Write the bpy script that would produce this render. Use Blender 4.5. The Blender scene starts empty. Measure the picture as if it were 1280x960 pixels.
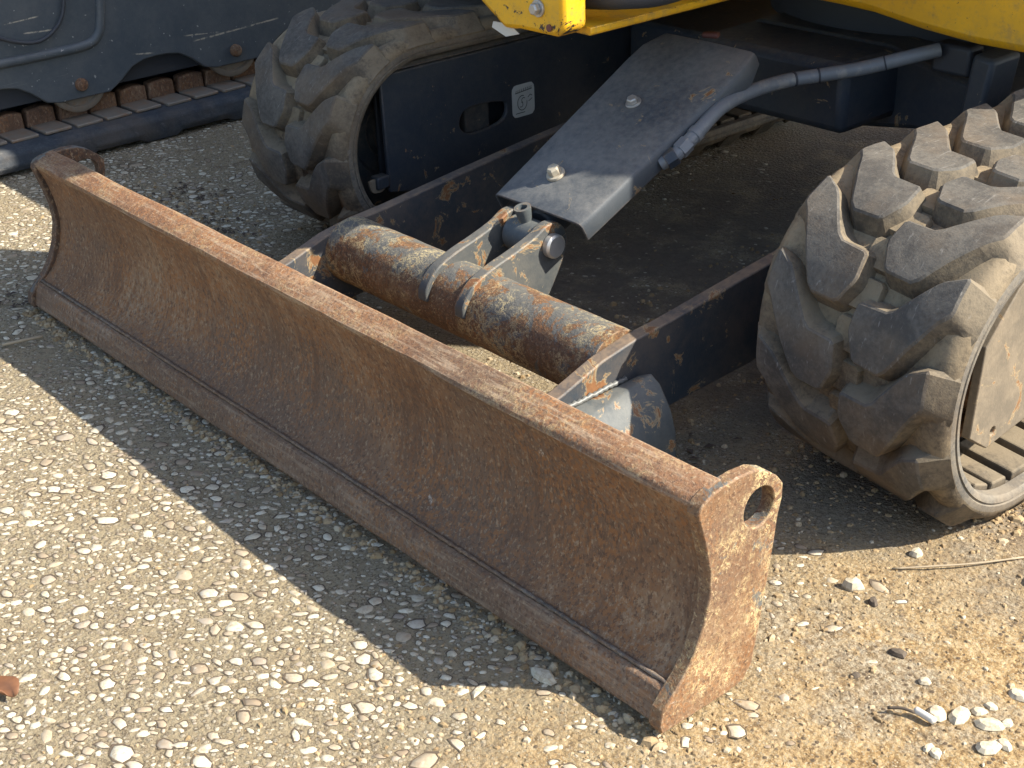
import bpy, bmesh, math, random
import numpy as np
from mathutils import Vector, Matrix, noise as mnoise
random.seed(7); rng = np.random.default_rng(7)
S = bpy.context.scene
COL = S.collection
R_ = math.radians

# ------------------------------------------------------------------ camera
cam = bpy.data.cameras.new('camera'); cam_ob = bpy.data.objects.new('camera', cam); COL.objects.link(cam_ob)
cam.sensor_fit = 'HORIZONTAL'; cam.sensor_width = 36.0; cam.lens = 1803.4 / 1280 * 36
cam.clip_start = 0.05; cam.clip_end = 400
_right = Vector((0.650862, 0.758228, -0.038332)); _down = Vector((0.324161, -0.323206, -0.889077)); _fwd = Vector((-0.686512, 0.566241, -0.456150))
m = Matrix.Identity(4)
for i in range(3):
    m[i][0] = _right[i]; m[i][1] = -_down[i]; m[i][2] = -_fwd[i]
m[0][3], m[1][3], m[2][3] = 2.979494, -1.075643, 1.288598
cam_ob.matrix_world = m
S.camera = cam_ob

# ------------------------------------------------------------------ light
SUN_VEC = Vector((0.93, 0.657, 1.0)).normalized()          # towards the sun
elev = math.asin(SUN_VEC.z)
sun = bpy.data.lights.new('sun', 'SUN'); sun_ob = bpy.data.objects.new('sun', sun); COL.objects.link(sun_ob)
sun.energy = 5.0; sun.angle = R_(0.53); sun.color = (1.0, 0.945, 0.83)
sun_ob.rotation_euler = SUN_VEC.to_track_quat('Z', 'Y').to_euler()
sun_ob.location = (3, 3, 6)
W = bpy.data.worlds.new('World'); S.world = W; W.use_nodes = True
wn = W.node_tree.nodes; wl = W.node_tree.links
bg = wn['Background']; bg.inputs[1].default_value = 0.135
sky = wn.new('ShaderNodeTexSky'); sky.sky_type = 'NISHITA'; sky.sun_disc = False
sky.sun_elevation = elev; sky.sun_rotation = math.atan2(SUN_VEC.x, SUN_VEC.y)
sky.air_density = 1.0; sky.dust_density = 1.2
wl.new(sky.outputs[0], bg.inputs[0])
S.view_settings.view_transform = 'Standard'; S.view_settings.look = 'None'
S.view_settings.exposure = 1.2; S.view_settings.gamma = 1.0
S.view_settings.use_curve_mapping = False
S.cycles.max_bounces = 6; S.cycles.diffuse_bounces = 4

# ------------------------------------------------------------------ material helper
class NT:
    def __init__(s, name):
        s.mat = bpy.data.materials.new(name); s.mat.use_nodes = True
        s.n = s.mat.node_tree.nodes; s.l = s.mat.node_tree.links
        s.b = s.n['Principled BSDF']
        s.pos = s.n.new('ShaderNodeNewGeometry').outputs['Position']
    def put(s, sock, v):
        if isinstance(v, bpy.types.NodeSocket): s.l.new(v, sock)
        elif isinstance(v, (tuple, list)):
            v = tuple(v); sock.default_value = v if len(sock.default_value) == len(v) else (v + (1.0,))
        else: sock.default_value = v
    def scale(s, k, vec=None):
        q = s.n.new('ShaderNodeVectorMath'); q.operation = 'MULTIPLY'
        s.put(q.inputs[0], vec or s.pos); q.inputs[1].default_value = k; return q.outputs[0]
    def noise(s, sc, det=4, rough=.55, vec=None, dist=0.0):
        q = s.n.new('ShaderNodeTexNoise'); s.put(q.inputs['Vector'], vec or s.pos)
        q.inputs['Scale'].default_value = sc; q.inputs['Detail'].default_value = det
        q.inputs['Roughness'].default_value = rough; q.inputs['Distortion'].default_value = dist
        return q.outputs['Fac']
    def voro(s, sc, feature='F1', vec=None, out='Distance', rand=1.0):
        q = s.n.new('ShaderNodeTexVoronoi'); q.feature = feature; s.put(q.inputs['Vector'], vec or s.pos)
        q.inputs['Scale'].default_value = sc; q.inputs['Randomness'].default_value = rand
        return q.outputs[out]
    def ramp(s, f, stops, interp='LINEAR'):
        q = s.n.new('ShaderNodeValToRGB'); s.put(q.inputs[0], f); e = q.color_ramp.elements
        q.color_ramp.interpolation = interp
        while len(e) < len(stops): e.new(0.5)
        for i, (p, c) in enumerate(stops):
            e[i].position = p
            e[i].color = (c, c, c, 1) if not isinstance(c, (tuple, list)) else tuple(c)[:3] + (1,)
        return q.outputs[0]
    def step(s, f, a, b):                     # smooth 0..1 between a and b
        q = s.n.new('ShaderNodeMapRange'); q.interpolation_type = 'SMOOTHSTEP'; s.put(q.inputs[0], f)
        lo, hi = (a, b) if a < b else (b, a)
        q.inputs[1].default_value = lo; q.inputs[2].default_value = hi
        q.inputs[3].default_value = 0 if a < b else 1; q.inputs[4].default_value = 1 if a < b else 0
        return q.outputs[0]
    def math(s, op, a, b=0.0, c=None):
        q = s.n.new('ShaderNodeMath'); q.operation = op; s.put(q.inputs[0], a); s.put(q.inputs[1], b)
        if c is not None: s.put(q.inputs[2], c)
        return q.outputs[0]
    def mix(s, f, a, b, mode='MIX'):
        q = s.n.new('ShaderNodeMix'); q.data_type = 'RGBA'; q.blend_type = mode; q.clamp_factor = True
        s.put(q.inputs[0], f); s.put(q.inputs[6], a); s.put(q.inputs[7], b); return q.outputs[2]
    def xyz(s):
        q = s.n.new('ShaderNodeSeparateXYZ'); s.l.new(s.pos, q.inputs[0]); return q.outputs
    def island(s):
        return s.n.new('ShaderNodeNewGeometry').outputs['Random Per Island']
    def up(s):                                # facing-up component of the true normal
        g = s.n.new('ShaderNodeNewGeometry'); q = s.n.new('ShaderNodeSeparateXYZ')
        s.l.new(g.outputs['Normal'], q.inputs[0]); return q.outputs[2]
    def edge(s, r=.006):                      # worn-edge mask
        bv = s.n.new('ShaderNodeBevel'); bv.samples = 4; bv.inputs[0].default_value = r
        g = s.n.new('ShaderNodeNewGeometry'); d = s.n.new('ShaderNodeVectorMath'); d.operation = 'DOT_PRODUCT'
        s.l.new(bv.outputs[0], d.inputs[0]); s.l.new(g.outputs['Normal'], d.inputs[1])
        return s.step(d.outputs['Value'], .985, .86)
    def bump(s, h, strength=.4, dist=.004, prev=None):
        q = s.n.new('ShaderNodeBump'); s.put(q.inputs['Height'], h)
        q.inputs['Strength'].default_value = strength; q.inputs['Distance'].default_value = dist
        if prev is not None: s.l.new(prev, q.inputs['Normal'])
        return q.outputs[0]
    def done(s, col, rough=.8, metal=0.0, nrm=None, spec=.5):
        s.put(s.b.inputs['Base Color'], col); s.put(s.b.inputs['Roughness'], rough); s.put(s.b.inputs['Metallic'], metal)
        s.b.inputs['Specular IOR Level'].default_value = spec
        if nrm is not None: s.l.new(nrm, s.b.inputs['Normal'])
        return s.mat

def rust_mat(name, dark=(.095, .048, .025), mid=(.195, .105, .053), lite=(.29, .195, .115), orange=.85, paint=0.0, squig=0.0, along=(1, 1, .6), scrape=.0):
    t = NT(name)
    big = t.noise(4.5, 5, .6)
    streak = t.noise(1.0, 6, .65, t.scale((24, 24, 5) if scrape == 0 else (6, 40, 40)))
    fine = t.noise(85, 5, .75, t.scale(along))
    f = t.math('ADD', t.math('MULTIPLY', streak, .34), t.math('ADD', t.math('MULTIPLY', big, .33), t.math('MULTIPLY', fine, .33)))
    c = t.ramp(f, [(.36, dark), (.5, mid), (.62, lite)])
    c = t.mix(t.step(t.noise(2.2, 4, .55, t.scale((1, 1, 2.2))), .44, .62), c, (.135, .082, .050))
    patch = t.step(t.noise(6.5, 5, .65), .36, .60)
    sp = t.noise(150, 4, .65, t.scale(along))                      # orange rust specks
    c = t.mix(t.math('MULTIPLY', t.math('MULTIPLY', t.step(sp, .48, .54), orange), t.math('ADD', t.math('MULTIPLY', patch, .75), .25)), c, (.235, .100, .034))
    dk = t.noise(165, 5, .72, t.scale(along))
    c = t.mix(t.math('MULTIPLY', t.step(dk, .53, .60), .72), c, (.075, .040, .024))
    pale = t.noise(170, 5, .7, t.scale(along))
    c = t.mix(t.math('MULTIPLY', t.step(pale, .56, .63), .5), c, (.36, .26, .16))
    run = t.noise(1.0, 4, .6, t.scale((34, 20, 2.2)), .3)
    c = t.mix(t.math('MULTIPLY', t.step(run, .56, .66), .5), c, (.095, .048, .026))
    bare = t.noise(15, 8, .68, t.scale(along), 1.0)               # scraped pale spots
    c = t.mix(t.math('MULTIPLY', t.step(bare, .675, .72), .65), c, (.48, .41, .33))
    if scrape > 0:
        sc = t.noise(1.0, 6, .72, t.scale((9, 110, 110)), .4)
        c = t.mix(t.math('MULTIPLY', t.step(sc, .50, .64), scrape), c, (.34, .25, .165))
    if paint > 0:
        pm = t.math('ADD', t.noise(11, 9, .74, None, .6), t.math('MULTIPLY', t.step(t.up(), .35, .9), .11))
        k = t.step(pm, .675 - .2 * paint, .70 - .2 * paint)
        c = t.mix(k, c, t.mix(t.noise(60, 5, .7), (.075, .076, .072), (.13, .122, .105)))
    if squig > 0:                                                # thin curling lines of old primer
        n = t.noise(48, 9, .82, None, .5)
        k = t.step(t.math('ABSOLUTE', t.math('SUBTRACT', n, .52)), .030, .004)
        k = t.math('MULTIPLY', k, t.step(t.noise(11, 7, .72), .44, .60))
        c = t.mix(t.math('MULTIPLY', k, squig), c, (.60, .47, .235))
        n2 = t.noise(90, 6, .7, None, .8)
        c = t.mix(t.math('MULTIPLY', t.step(n2, .60, .66), squig * .6), c, (.52, .40, .22))
    e = t.edge(.005)
    c = t.mix(t.math('MULTIPLY', e, t.step(t.noise(40, 5, .7), .38, .6)), c, (.36, .25, .16))
    h = t.math('ADD', t.noise(170, 4, .7), t.math('MULTIPLY', t.noise(45, 4, .6), .8))
    return t.done(c, .74, 0.0, t.bump(h, .6, .003), .35)

def paint_mat(name, base=(.030, .040, .050), dust=(.15, .145, .13), dusty=.45, chip=.35, rough=.55, worn=.7, scratch=0.0, front=False, marks=()):
    t = NT(name)
    d = t.noise(7, 8, .65); d2 = t.noise(70, 5, .7)
    f = t.math('MULTIPLY', t.step(t.math('ADD', t.math('MULTIPLY', d, .65), t.math('MULTIPLY', d2, .35)), .36, .66), dusty)
    c = t.mix(f, base, dust)
    up = t.step(t.up(), .35, .95)                                # dust settles on what faces up
    c = t.mix(t.math('MULTIPLY', up, t.step(t.math('ADD', t.math('MULTIPLY', d, .5), t.math('MULTIPLY', d2, .5)), .25, .72)), c, dust)
    if scratch > 0:
        sc = t.noise(1.0, 5, .7, t.scale((8, 2.6, 120)), 1.1)
        c = t.mix(t.math('MULTIPLY', t.math('MULTIPLY', t.step(sc, .62, .70), t.step(t.noise(3.5, 3, .5), .50, .60)), scratch), c, (.34, .32, .28))
        fl = t.noise(85, 2, .5); c = t.mix(t.math('MULTIPLY', t.step(fl, .71, .75), scratch), c, (.55, .53, .48))
    for (ya, za, yb, zb, w) in marks:                            # long single scrapes
        o3 = t.xyz(); sl = (zb - za) / (yb - ya)
        dz = t.math('ABSOLUTE', t.math('SUBTRACT', o3[2], t.math('ADD', t.math('MULTIPLY', o3[1], sl), za - sl * ya)))
        dz = t.math('ADD', dz, t.math('MULTIPLY', t.math('SUBTRACT', t.noise(40, 5, .7), .5), .006))
        k = t.math('MULTIPLY', t.step(dz, w, w * .3), t.math('MULTIPLY', t.step(o3[1], ya, ya + .02), t.step(o3[1], yb, yb - .02)))
        c = t.mix(t.math('MULTIPLY', k, t.step(t.noise(60, 5, .7), .38, .55)), c, (.36, .32, .25))
    if chip > 0:
        n = t.noise(16, 9, .72, None, .7)
        if front: n = t.math('ADD', n, t.math('MULTIPLY', t.step(t.xyz()[1], .80, .40), .055))   # the blade end is scraped most
        th = .66 - .16 * chip
        c = t.mix(t.math('MULTIPLY', t.step(n, th - .03, th), .8), c, (.34, .255, .14))      # yellow primer ring
        c = t.mix(t.step(n, th, th + .012), c, t.mix(t.noise(90, 4), (.09, .045, .022), (.27, .12, .045)))
    if worn > 0:
        e = t.edge(.006); k = t.math('MULTIPLY', e, t.step(t.noise(30, 6, .7), .42, .56))
        c = t.mix(t.math('MULTIPLY', k, worn), c, t.mix(t.step(t.noise(80, 5, .7), .4, .62), (.12, .062, .033), (.30, .21, .125)))
    h = t.math('ADD', t.math('MULTIPLY', d2, .5), t.noise(260, 2))
    return t.done(c, rough, 0.0, t.bump(h, .22, .0015), .45)

def rubber_mat(name, base, dust, dusty, grain=1.0, lay=.0):
    t = NT(name)
    n = t.noise(13, 8, .7, None, .5); n2 = t.noise(120, 5, .75)
    f = t.math('ADD', t.math('MULTIPLY', n, .6), t.math('MULTIPLY', n2, .4))
    c = t.mix(t.math('MULTIPLY', t.step(f, .40, .62), dusty), base, dust)
    c = t.mix(t.math('MULTIPLY', t.step(t.noise(5, 5, .6), .42, .66), dusty * .55), c, (.17, .115, .065))
    upm = t.math('MULTIPLY', t.step(t.up(), -.05, .75), t.step(f, .30, .55))
    c = t.mix(t.math('MULTIPLY', upm, lay), c, tuple(min(.6, v * 1.18) for v in dust))
    sc = t.noise(1.0, 3, .6, t.scale((190, 26, 60)), .6)
    c = t.mix(t.math('MULTIPLY', t.step(sc, .62, .72), .35 * grain), c, (.30, .28, .25))
    e = t.edge(.007)
    c = t.mix(t.math('MULTIPLY', e, t.math('MULTIPLY', t.step(t.noise(50, 6, .75), .45, .6), .14)), c, (.20, .175, .14))
    h = t.math('ADD', t.math('MULTIPLY', n2, .7), t.math('ADD', t.noise(300, 3, .6), t.math('MULTIPLY', n, 1.4)))
    return t.done(c, .82, 0.0, t.bump(h, .32, .002), .3)

def flat_mat(name, col, rough=.5, metal=0.0, var=.25, dust=None):
    t = NT(name)
    n = t.noise(60, 6, .7)
    c = t.mix(t.math('MULTIPLY', n, var), col, tuple(x * .45 for x in col))
    if dust: c = t.mix(t.step(t.noise(22, 7, .7), .48, .66), c, dust)
    return t.done(c, rough, metal, t.bump(t.noise(180, 3), .2, .0015))

def yellow_mat(name, wear=.075):
    t = NT(name)
    d = t.noise(6, 7, .65); n = t.noise(26, 9, .72, None, .8)
    c = t.mix(t.step(d, .35, .7), (.74, .40, .010), (.60, .33, .014))
    c = t.mix(t.math('MULTIPLY', t.step(t.noise(120, 5, .7), .5, .72), .35), c, (.32, .22, .08))
    mud = t.math('MULTIPLY', t.step(t.noise(18, 8, .75), .50, .66), .55)
    c = t.mix(mud, c, (.30, .20, .07))
    low = t.step(t.xyz()[2], .70, .645)
    n = t.math('ADD', n, t.math('MULTIPLY', low, wear))
    c = t.mix(t.step(n, .655, .665), c, (.035, .027, .022))
    fine = t.noise(130, 3, .6); c = t.mix(t.step(fine, .70, .72), c, (.05, .035, .025))
    e = t.edge(.008); c = t.mix(t.math('MULTIPLY', e, t.step(t.noise(45, 6, .7), .50, .56)), c, (.06, .035, .025))
    return t.done(c, .42, 0.0, t.bump(n, .12, .001), .5)

MAT = {}
MARKS = ((1.016, .246, 1.333, .262, .0035), (.987, .2686, 1.116, .257, .0025), (.814, .246, .889, .236, .003), (.49, .367, .592, .361, .0025), (.44, .400, .556, .406, .002))
MAT['rust'] = rust_mat('rusted_steel')
MAT['rust_lip'] = rust_mat('scraped_rusted_steel', (.115, .058, .030), (.195, .100, .052), (.27, .17, .10), .75, 0, .35, (1, 1, 1), .55)
MAT['rust_plate'] = rust_mat('rusted_plate', (.115, .060, .030), (.185, .105, .052), (.26, .17, .095), .6, .38, 1.0, (1, 1, 1))
MAT['rust_shaded'] = rust_mat('shade_darkened_rusted_plate', (.040, .027, .020), (.075, .047, .032), (.12, .08, .055), .45, .45)  # left end plate: its shade is put into a darker rust tone
MAT['rust_edge'] = rust_mat('worn_cutting_steel', (.10, .058, .036), (.17, .105, .065), (.26, .19, .135), .6, 0, 0, (1, 1, .8), .35)
MAT['rust_tube'] = rust_mat('rusted_tube', (.065, .036, .019), (.115, .064, .032), (.20, .13, .07), .7, .58, .85, (1, 1, 1))
MAT['navy'] = paint_mat('dark_navy_paint', (.020, .028, .040), (.10, .092, .075), .30, .04)
MAT['clevis'] = paint_mat('rust_edged_grey_paint', (.050, .056, .058), (.13, .12, .10), .5, .50, .6, 1.0)
MAT['gusset'] = paint_mat('flaking_grey_paint', (.048, .058, .063), (.12, .12, .108), .5, .62, .6, 1.0)
MAT['arm'] = paint_mat('dirty_arm_paint', (.026, .036, .047), (.22, .155, .10), .25, .15, .6, .95, 0, True)
MAT['shoulder'] = paint_mat('muddy_navy_paint', (.028, .034, .040), (.17, .135, .095), .55, .03)
MAT['navy_chip'] = paint_mat('chipped_grey_paint', (.052, .062, .067), (.125, .125, .112), .6, .42, .6, .95)
MAT['guard'] = paint_mat('dusty_guard_paint', (.045, .053, .062), (.155, .150, .138), .16, .02, .55, .8)
MAT['slate'] = paint_mat('slate_blue_paint', (.055, .068, .080), (.105, .112, .115), .6, .0, .5, .3, .45, False, MARKS)
MAT['lug'] = rubber_mat('worn_rubber_tread', (.052, .048, .043), (.125, .112, .093), .8, 1.0, .12)
MAT['flank'] = rubber_mat('dusty_rubber', (.052, .045, .036), (.19, .150, .098), .6, .4, .6)
MAT['belt'] = rubber_mat('muddy_rubber', (.056, .045, .033), (.215, .165, .102), .7, .3, .8)
MAT['rim'] = rubber_mat('scuffed_rubber_rim', (.085, .080, .072), (.20, .17, .128), .8, .6, .3)
MAT['rubber_dark'] = rubber_mat('dark_rubber', (.030, .037, .046), (.085, .09, .095), .5, .5)
MAT['black'] = flat_mat('black_metal', (.034, .038, .046), .6, 0, .4)
MAT['steel'] = flat_mat('bolt_steel', (.50, .48, .44), .42, .6, .5)
MAT['rustbolt'] = flat_mat('rusty_bolt_steel', (.46, .40, .30), .6, .15, .4, (.42, .20, .06))
MAT['browniron'] = rust_mat('brown_rusty_iron', (.075, .042, .028), (.16, .09, .055), (.24, .16, .10), .5)
MAT['yellow'] = yellow_mat('yellow_paint', -.03)
MAT['yellow_chipped'] = yellow_mat('chipped_yellow_paint', .10)
MAT['white'] = flat_mat('white_label', (.55, .55, .50), .5, 0, .35)
MAT['ink'] = flat_mat('label_ink', (.07, .075, .07), .6, 0, .2)
MAT['hose'] = flat_mat('grey_hose_sleeve', (.15, .16, .17), .5, 0, .4, (.22, .21, .19))
MAT['weld'] = flat_mat('weld_bead', (.15, .15, .14), .5, .2, .6)
MAT['dusty_plate'] = paint_mat('dust_covered_plate', (.12, .098, .07), (.235, .185, .125), .85, .3, .7, .5)

# ------------------------------------------------------------------ object helpers
ROOT = {}
def thing(name, label, cat, loc, group=None):
    o = bpy.data.objects.new(name, None); COL.objects.link(o); o.location = loc
    o.empty_display_size = .1
    o['label'] = label; o['category'] = cat
    if group: o['group'] = group
    return o
def wloc(o):
    v = Vector((0, 0, 0))
    while o is not None: v += o.location; o = o.parent
    return v
def link(name, me, parent=None, loc=None):
    o = bpy.data.objects.new(name, me); COL.objects.link(o)
    if parent is not None: o.parent = parent
    if loc is not None: o.location = loc
    return o
def finish(me, mats, smooth):
    for mm in (mats if isinstance(mats, (list, tuple)) else [mats]): me.materials.append(MAT[mm] if isinstance(mm, str) else mm)
    if smooth:
        me.shade_smooth() if hasattr(me, 'shade_smooth') else None
        for p in me.polygons: p.use_smooth = True
        if smooth is not True: me.set_sharp_from_angle(angle=R_(smooth))
def mesh(name, V, F, mats, parent=None, smooth=False, bevel=0.0, mi=None, seg=2):
    """vertices in world coordinates; stored relative to the parent's world location"""
    off = wloc(parent) if parent is not None else Vector((0, 0, 0))
    me = bpy.data.meshes.new(name)
    me.from_pydata([tuple(Vector(v) - off) for v in V], [], F)
    if mi is not None: me.polygons.foreach_set('material_index', mi)
    finish(me, mats, smooth); me.update()
    o = link(name, me, parent)
    if bevel:
        b = o.modifiers.new('bevel', 'BEVEL'); b.width = bevel; b.segments = seg; b.limit_method = 'ANGLE'; b.angle_limit = R_(35)
    return o
def bm_mesh(name, bm, mats, parent=None, smooth=False, bevel=0.0, seg=2):
    off = wloc(parent) if parent is not None else Vector((0, 0, 0))
    bmesh.ops.recalc_face_normals(bm, faces=bm.faces)
    for v in bm.verts: v.co -= off
    me = bpy.data.meshes.new(name); bm.to_mesh(me); bm.free()
    finish(me, mats, smooth)
    o = link(name, me, parent)
    if bevel:
        b = o.modifiers.new('bevel', 'BEVEL'); b.width = bevel; b.segments = seg; b.limit_method = 'ANGLE'; b.angle_limit = R_(35)
    return o
AX = {'x': lambda u, v, w: (w, u, v), 'y': lambda u, v, w: (u, w, v), 'z': lambda u, v, w: (u, v, w)}
def add_prism(bm, poly, axis, a, b, holes=(), mi=0):
    """polygon (with holes) in the plane across axis, extruded from a to b"""
    f3 = AX[axis]
    es = []
    for loop in [poly] + list(holes):
        vs = [bm.verts.new(f3(u, v, a)) for u, v in loop]
        es += [bm.edges.new((vs[i], vs[(i + 1) % len(vs)])) for i in range(len(vs))]
    if holes:
        g = bmesh.ops.triangle_fill(bm, use_beauty=True, use_dissolve=False, edges=es)
        faces = [x for x in g['geom'] if isinstance(x, bmesh.types.BMFace)]
    else:
        faces = [bm.faces.new(vs)]
    g = bmesh.ops.extrude_face_region(bm, geom=faces)
    nv = [x for x in g['geom'] if isinstance(x, bmesh.types.BMVert)]
    d = Vector(f3(0, 0, b)) - Vector(f3(0, 0, a))
    bmesh.ops.translate(bm, verts=nv, vec=d)
    for f in bm.faces: 
        if f.index < 0 or f.material_index == 0: f.material_index = mi if mi else f.material_index
def prism(name, poly, axis, a, b, mats, parent=None, holes=(), smooth=False, bevel=0.0):
    bm = bmesh.new(); add_prism(bm, poly, axis, a, b, holes)
    return bm_mesh(name, bm, mats, parent, smooth, bevel)
def add_box(bm, c, s, rot=None):
    g = bmesh.ops.create_cube(bm, size=1.0); M = Matrix.Translation(c)
    if rot is not None: M = M @ rot
    M = M @ Matrix.Diagonal((*s, 1)); bmesh.ops.transform(bm, matrix=M, verts=g['verts'])
def box(name, c, s, mats, parent=None, rot=None, bevel=.004):
    bm = bmesh.new(); add_box(bm, c, s, rot); return bm_mesh(name, bm, mats, parent, 30 if bevel else False, bevel)
def frame(d):
    d = Vector(d).normalized(); a = Vector((0, 0, 1)) if abs(d.z) < .9 else Vector((1, 0, 0))
    u = d.cross(a).normalized(); return d, u, d.cross(u).normalized()
def add_rev(bm, base, d, prof, n=24, cap=True):
    """revolve profile [(along, radius)] about the line base + t*d"""
    d, u, v = frame(d); base = Vector(base); rings = []
    for t, r in prof:
        rings.append([bm.verts.new(base + d * t + (u * math.cos(2 * math.pi * i / n) + v * math.sin(2 * math.pi * i / n)) * r) for i in range(n)])
    for a, b in zip(rings, rings[1:]):
        for i in range(n): bm.faces.new((a[i], a[(i + 1) % n], b[(i + 1) % n], b[i]))
    if cap: bm.faces.new(rings[0][::-1]); bm.faces.new(rings[-1])
def rev(name, base, d, prof, mats, parent=None, n=24, smooth=35, bevel=0.0):
    bm = bmesh.new(); add_rev(bm, base, d, prof, n); return bm_mesh(name, bm, mats, parent, smooth, bevel)
def catmull(P, k=8):
    P = [Vector(p) for p in P]; Q = [P[0] * 2 - P[1]] + P + [P[-1] * 2 - P[-2]]; out = []
    for i in range(1, len(Q) - 2):
        a, b, c, d = Q[i - 1:i + 3]
        for j in range(k):
            t = j / k
            out.append(.5 * ((2 * b) + (c - a) * t + (2 * a - 5 * b + 4 * c - d) * t * t + (3 * b - a - 3 * c + d) * t ** 3))
    out.append(P[-1]); return out
def add_tube(bm, pts, r, n=12):
    rings = []; u = None
    for i, p in enumerate(pts):
        d = (pts[min(i + 1, len(pts) - 1)] - pts[max(i - 1, 0)]).normalized()
        if u is None: u = frame(d)[1]
        u = (u - d * u.dot(d)).normalized(); v = d.cross(u)
        rr = r(i / (len(pts) - 1)) if callable(r) else r
        rings.append([bm.verts.new(p + (u * math.cos(2 * math.pi * k / n) + v * math.sin(2 * math.pi * k / n)) * rr) for k in range(n)])
    for a, b in zip(rings, rings[1:]):
        for i in range(n): bm.faces.new((a[i], a[(i + 1) % n], b[(i + 1) % n], b[i]))
    bm.faces.new(rings[0][::-1]); bm.faces.new(rings[-1])
def tube(name, pts, r, mats, parent=None, n=12, k=8):
    bm = bmesh.new(); add_tube(bm, catmull(pts, k), r, n); return bm_mesh(name, bm, mats, parent, 50)
def hexbolt(name, base, d, r, h, mat, parent):
    bm = bmesh.new(); add_rev(bm, base, d, [(0, r * 1.45), (h * .28, r * 1.4)], 20)
    add_rev(bm, Vector(base) + Vector(d).normalized() * h * .281, d, [(0, r), (h * .6, r), (h * .78, r * .82)], 6)
    return bm_mesh(name, bm, mat, parent, 25, .0008)
def circle(cx, cy, r, n=24, ry=None, rot=0.0):
    out = []
    for i in range(n):
        a = 2 * math.pi * i / n; u = r * math.cos(a); v = (ry or r) * math.sin(a)
        out.append((cx + u * math.cos(rot) - v * math.sin(rot), cy + u * math.sin(rot) + v * math.cos(rot)))
    return out
def chaikin(P, k=1, w=.25):
    for _ in range(k):
        Q = []
        for i in range(len(P)):
            a, b = P[i], P[(i + 1) % len(P)]
            Q.append((a[0] * (1 - w) + b[0] * w, a[1] * (1 - w) + b[1] * w)); Q.append((a[0] * w + b[0] * (1 - w), a[1] * w + b[1] * (1 - w)))
        P = Q
    return P
def spline2(P, k=6): return [(v.x, v.y) for v in catmull([(a, b, 0) for a, b in P], k)]

# ================================================================== GROUND
def sandiness(x, y):      # 0 pebbly concrete, 1 sandy dirt
    n = mnoise.noise((x * 1.7, y * 1.7, 3.1)) * .28 + mnoise.noise((x * 5, y * 5, 1.0)) * .12
    d = max((x - 1.62) * 1.6 + (.10 - abs(y + .1)) * .25, 0) if True else 0
    a = (x - 1.78) / .42 + n * 1.3 + (.25 if y > -.35 else 0)
    return min(max(a, 0), 1)
def gz(x, y):
    z = mnoise.noise((x * 1.3, y * 1.3, 0)) * .005 + mnoise.noise((x * 7, y * 7, 5)) * .0016
    s = sandiness(x, y)
    if s > 0:
        z += s * (mnoise.noise((x * 16, y * 16, 9)) * .0034 + mnoise.noise((x * 42, y * 42, 2)) * .0026)
        rr = math.sin((x * .75 + y * 1.0) * 17 + mnoise.noise((x * 3, y * 3, 7)) * 2.2)
        z += s * .0022 * rr
    return z - .002
def axis(lo, hi, stp, far):
    a = list(np.arange(lo, hi + 1e-6, stp)); p = []; d = stp; x = lo
    while x > -far: d *= 1.45; x -= d; p.append(x)
    q = []; d = stp; x = a[-1]
    while x < far: d *= 1.45; x += d; q.append(x)
    return p[::-1] + a + q
gx = axis(-1.6, 2.9, .0165, 90); gy = axis(-1.0, 2.2, .0165, 90)
V = [(x, y, gz(x, y)) for y in gy for x in gx]
nx = len(gx); F = [(j * nx + i, j * nx + i + 1, (j + 1) * nx + i + 1, (j + 1) * nx + i) for j in range(len(gy) - 1) for i in range(nx - 1)]

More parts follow.
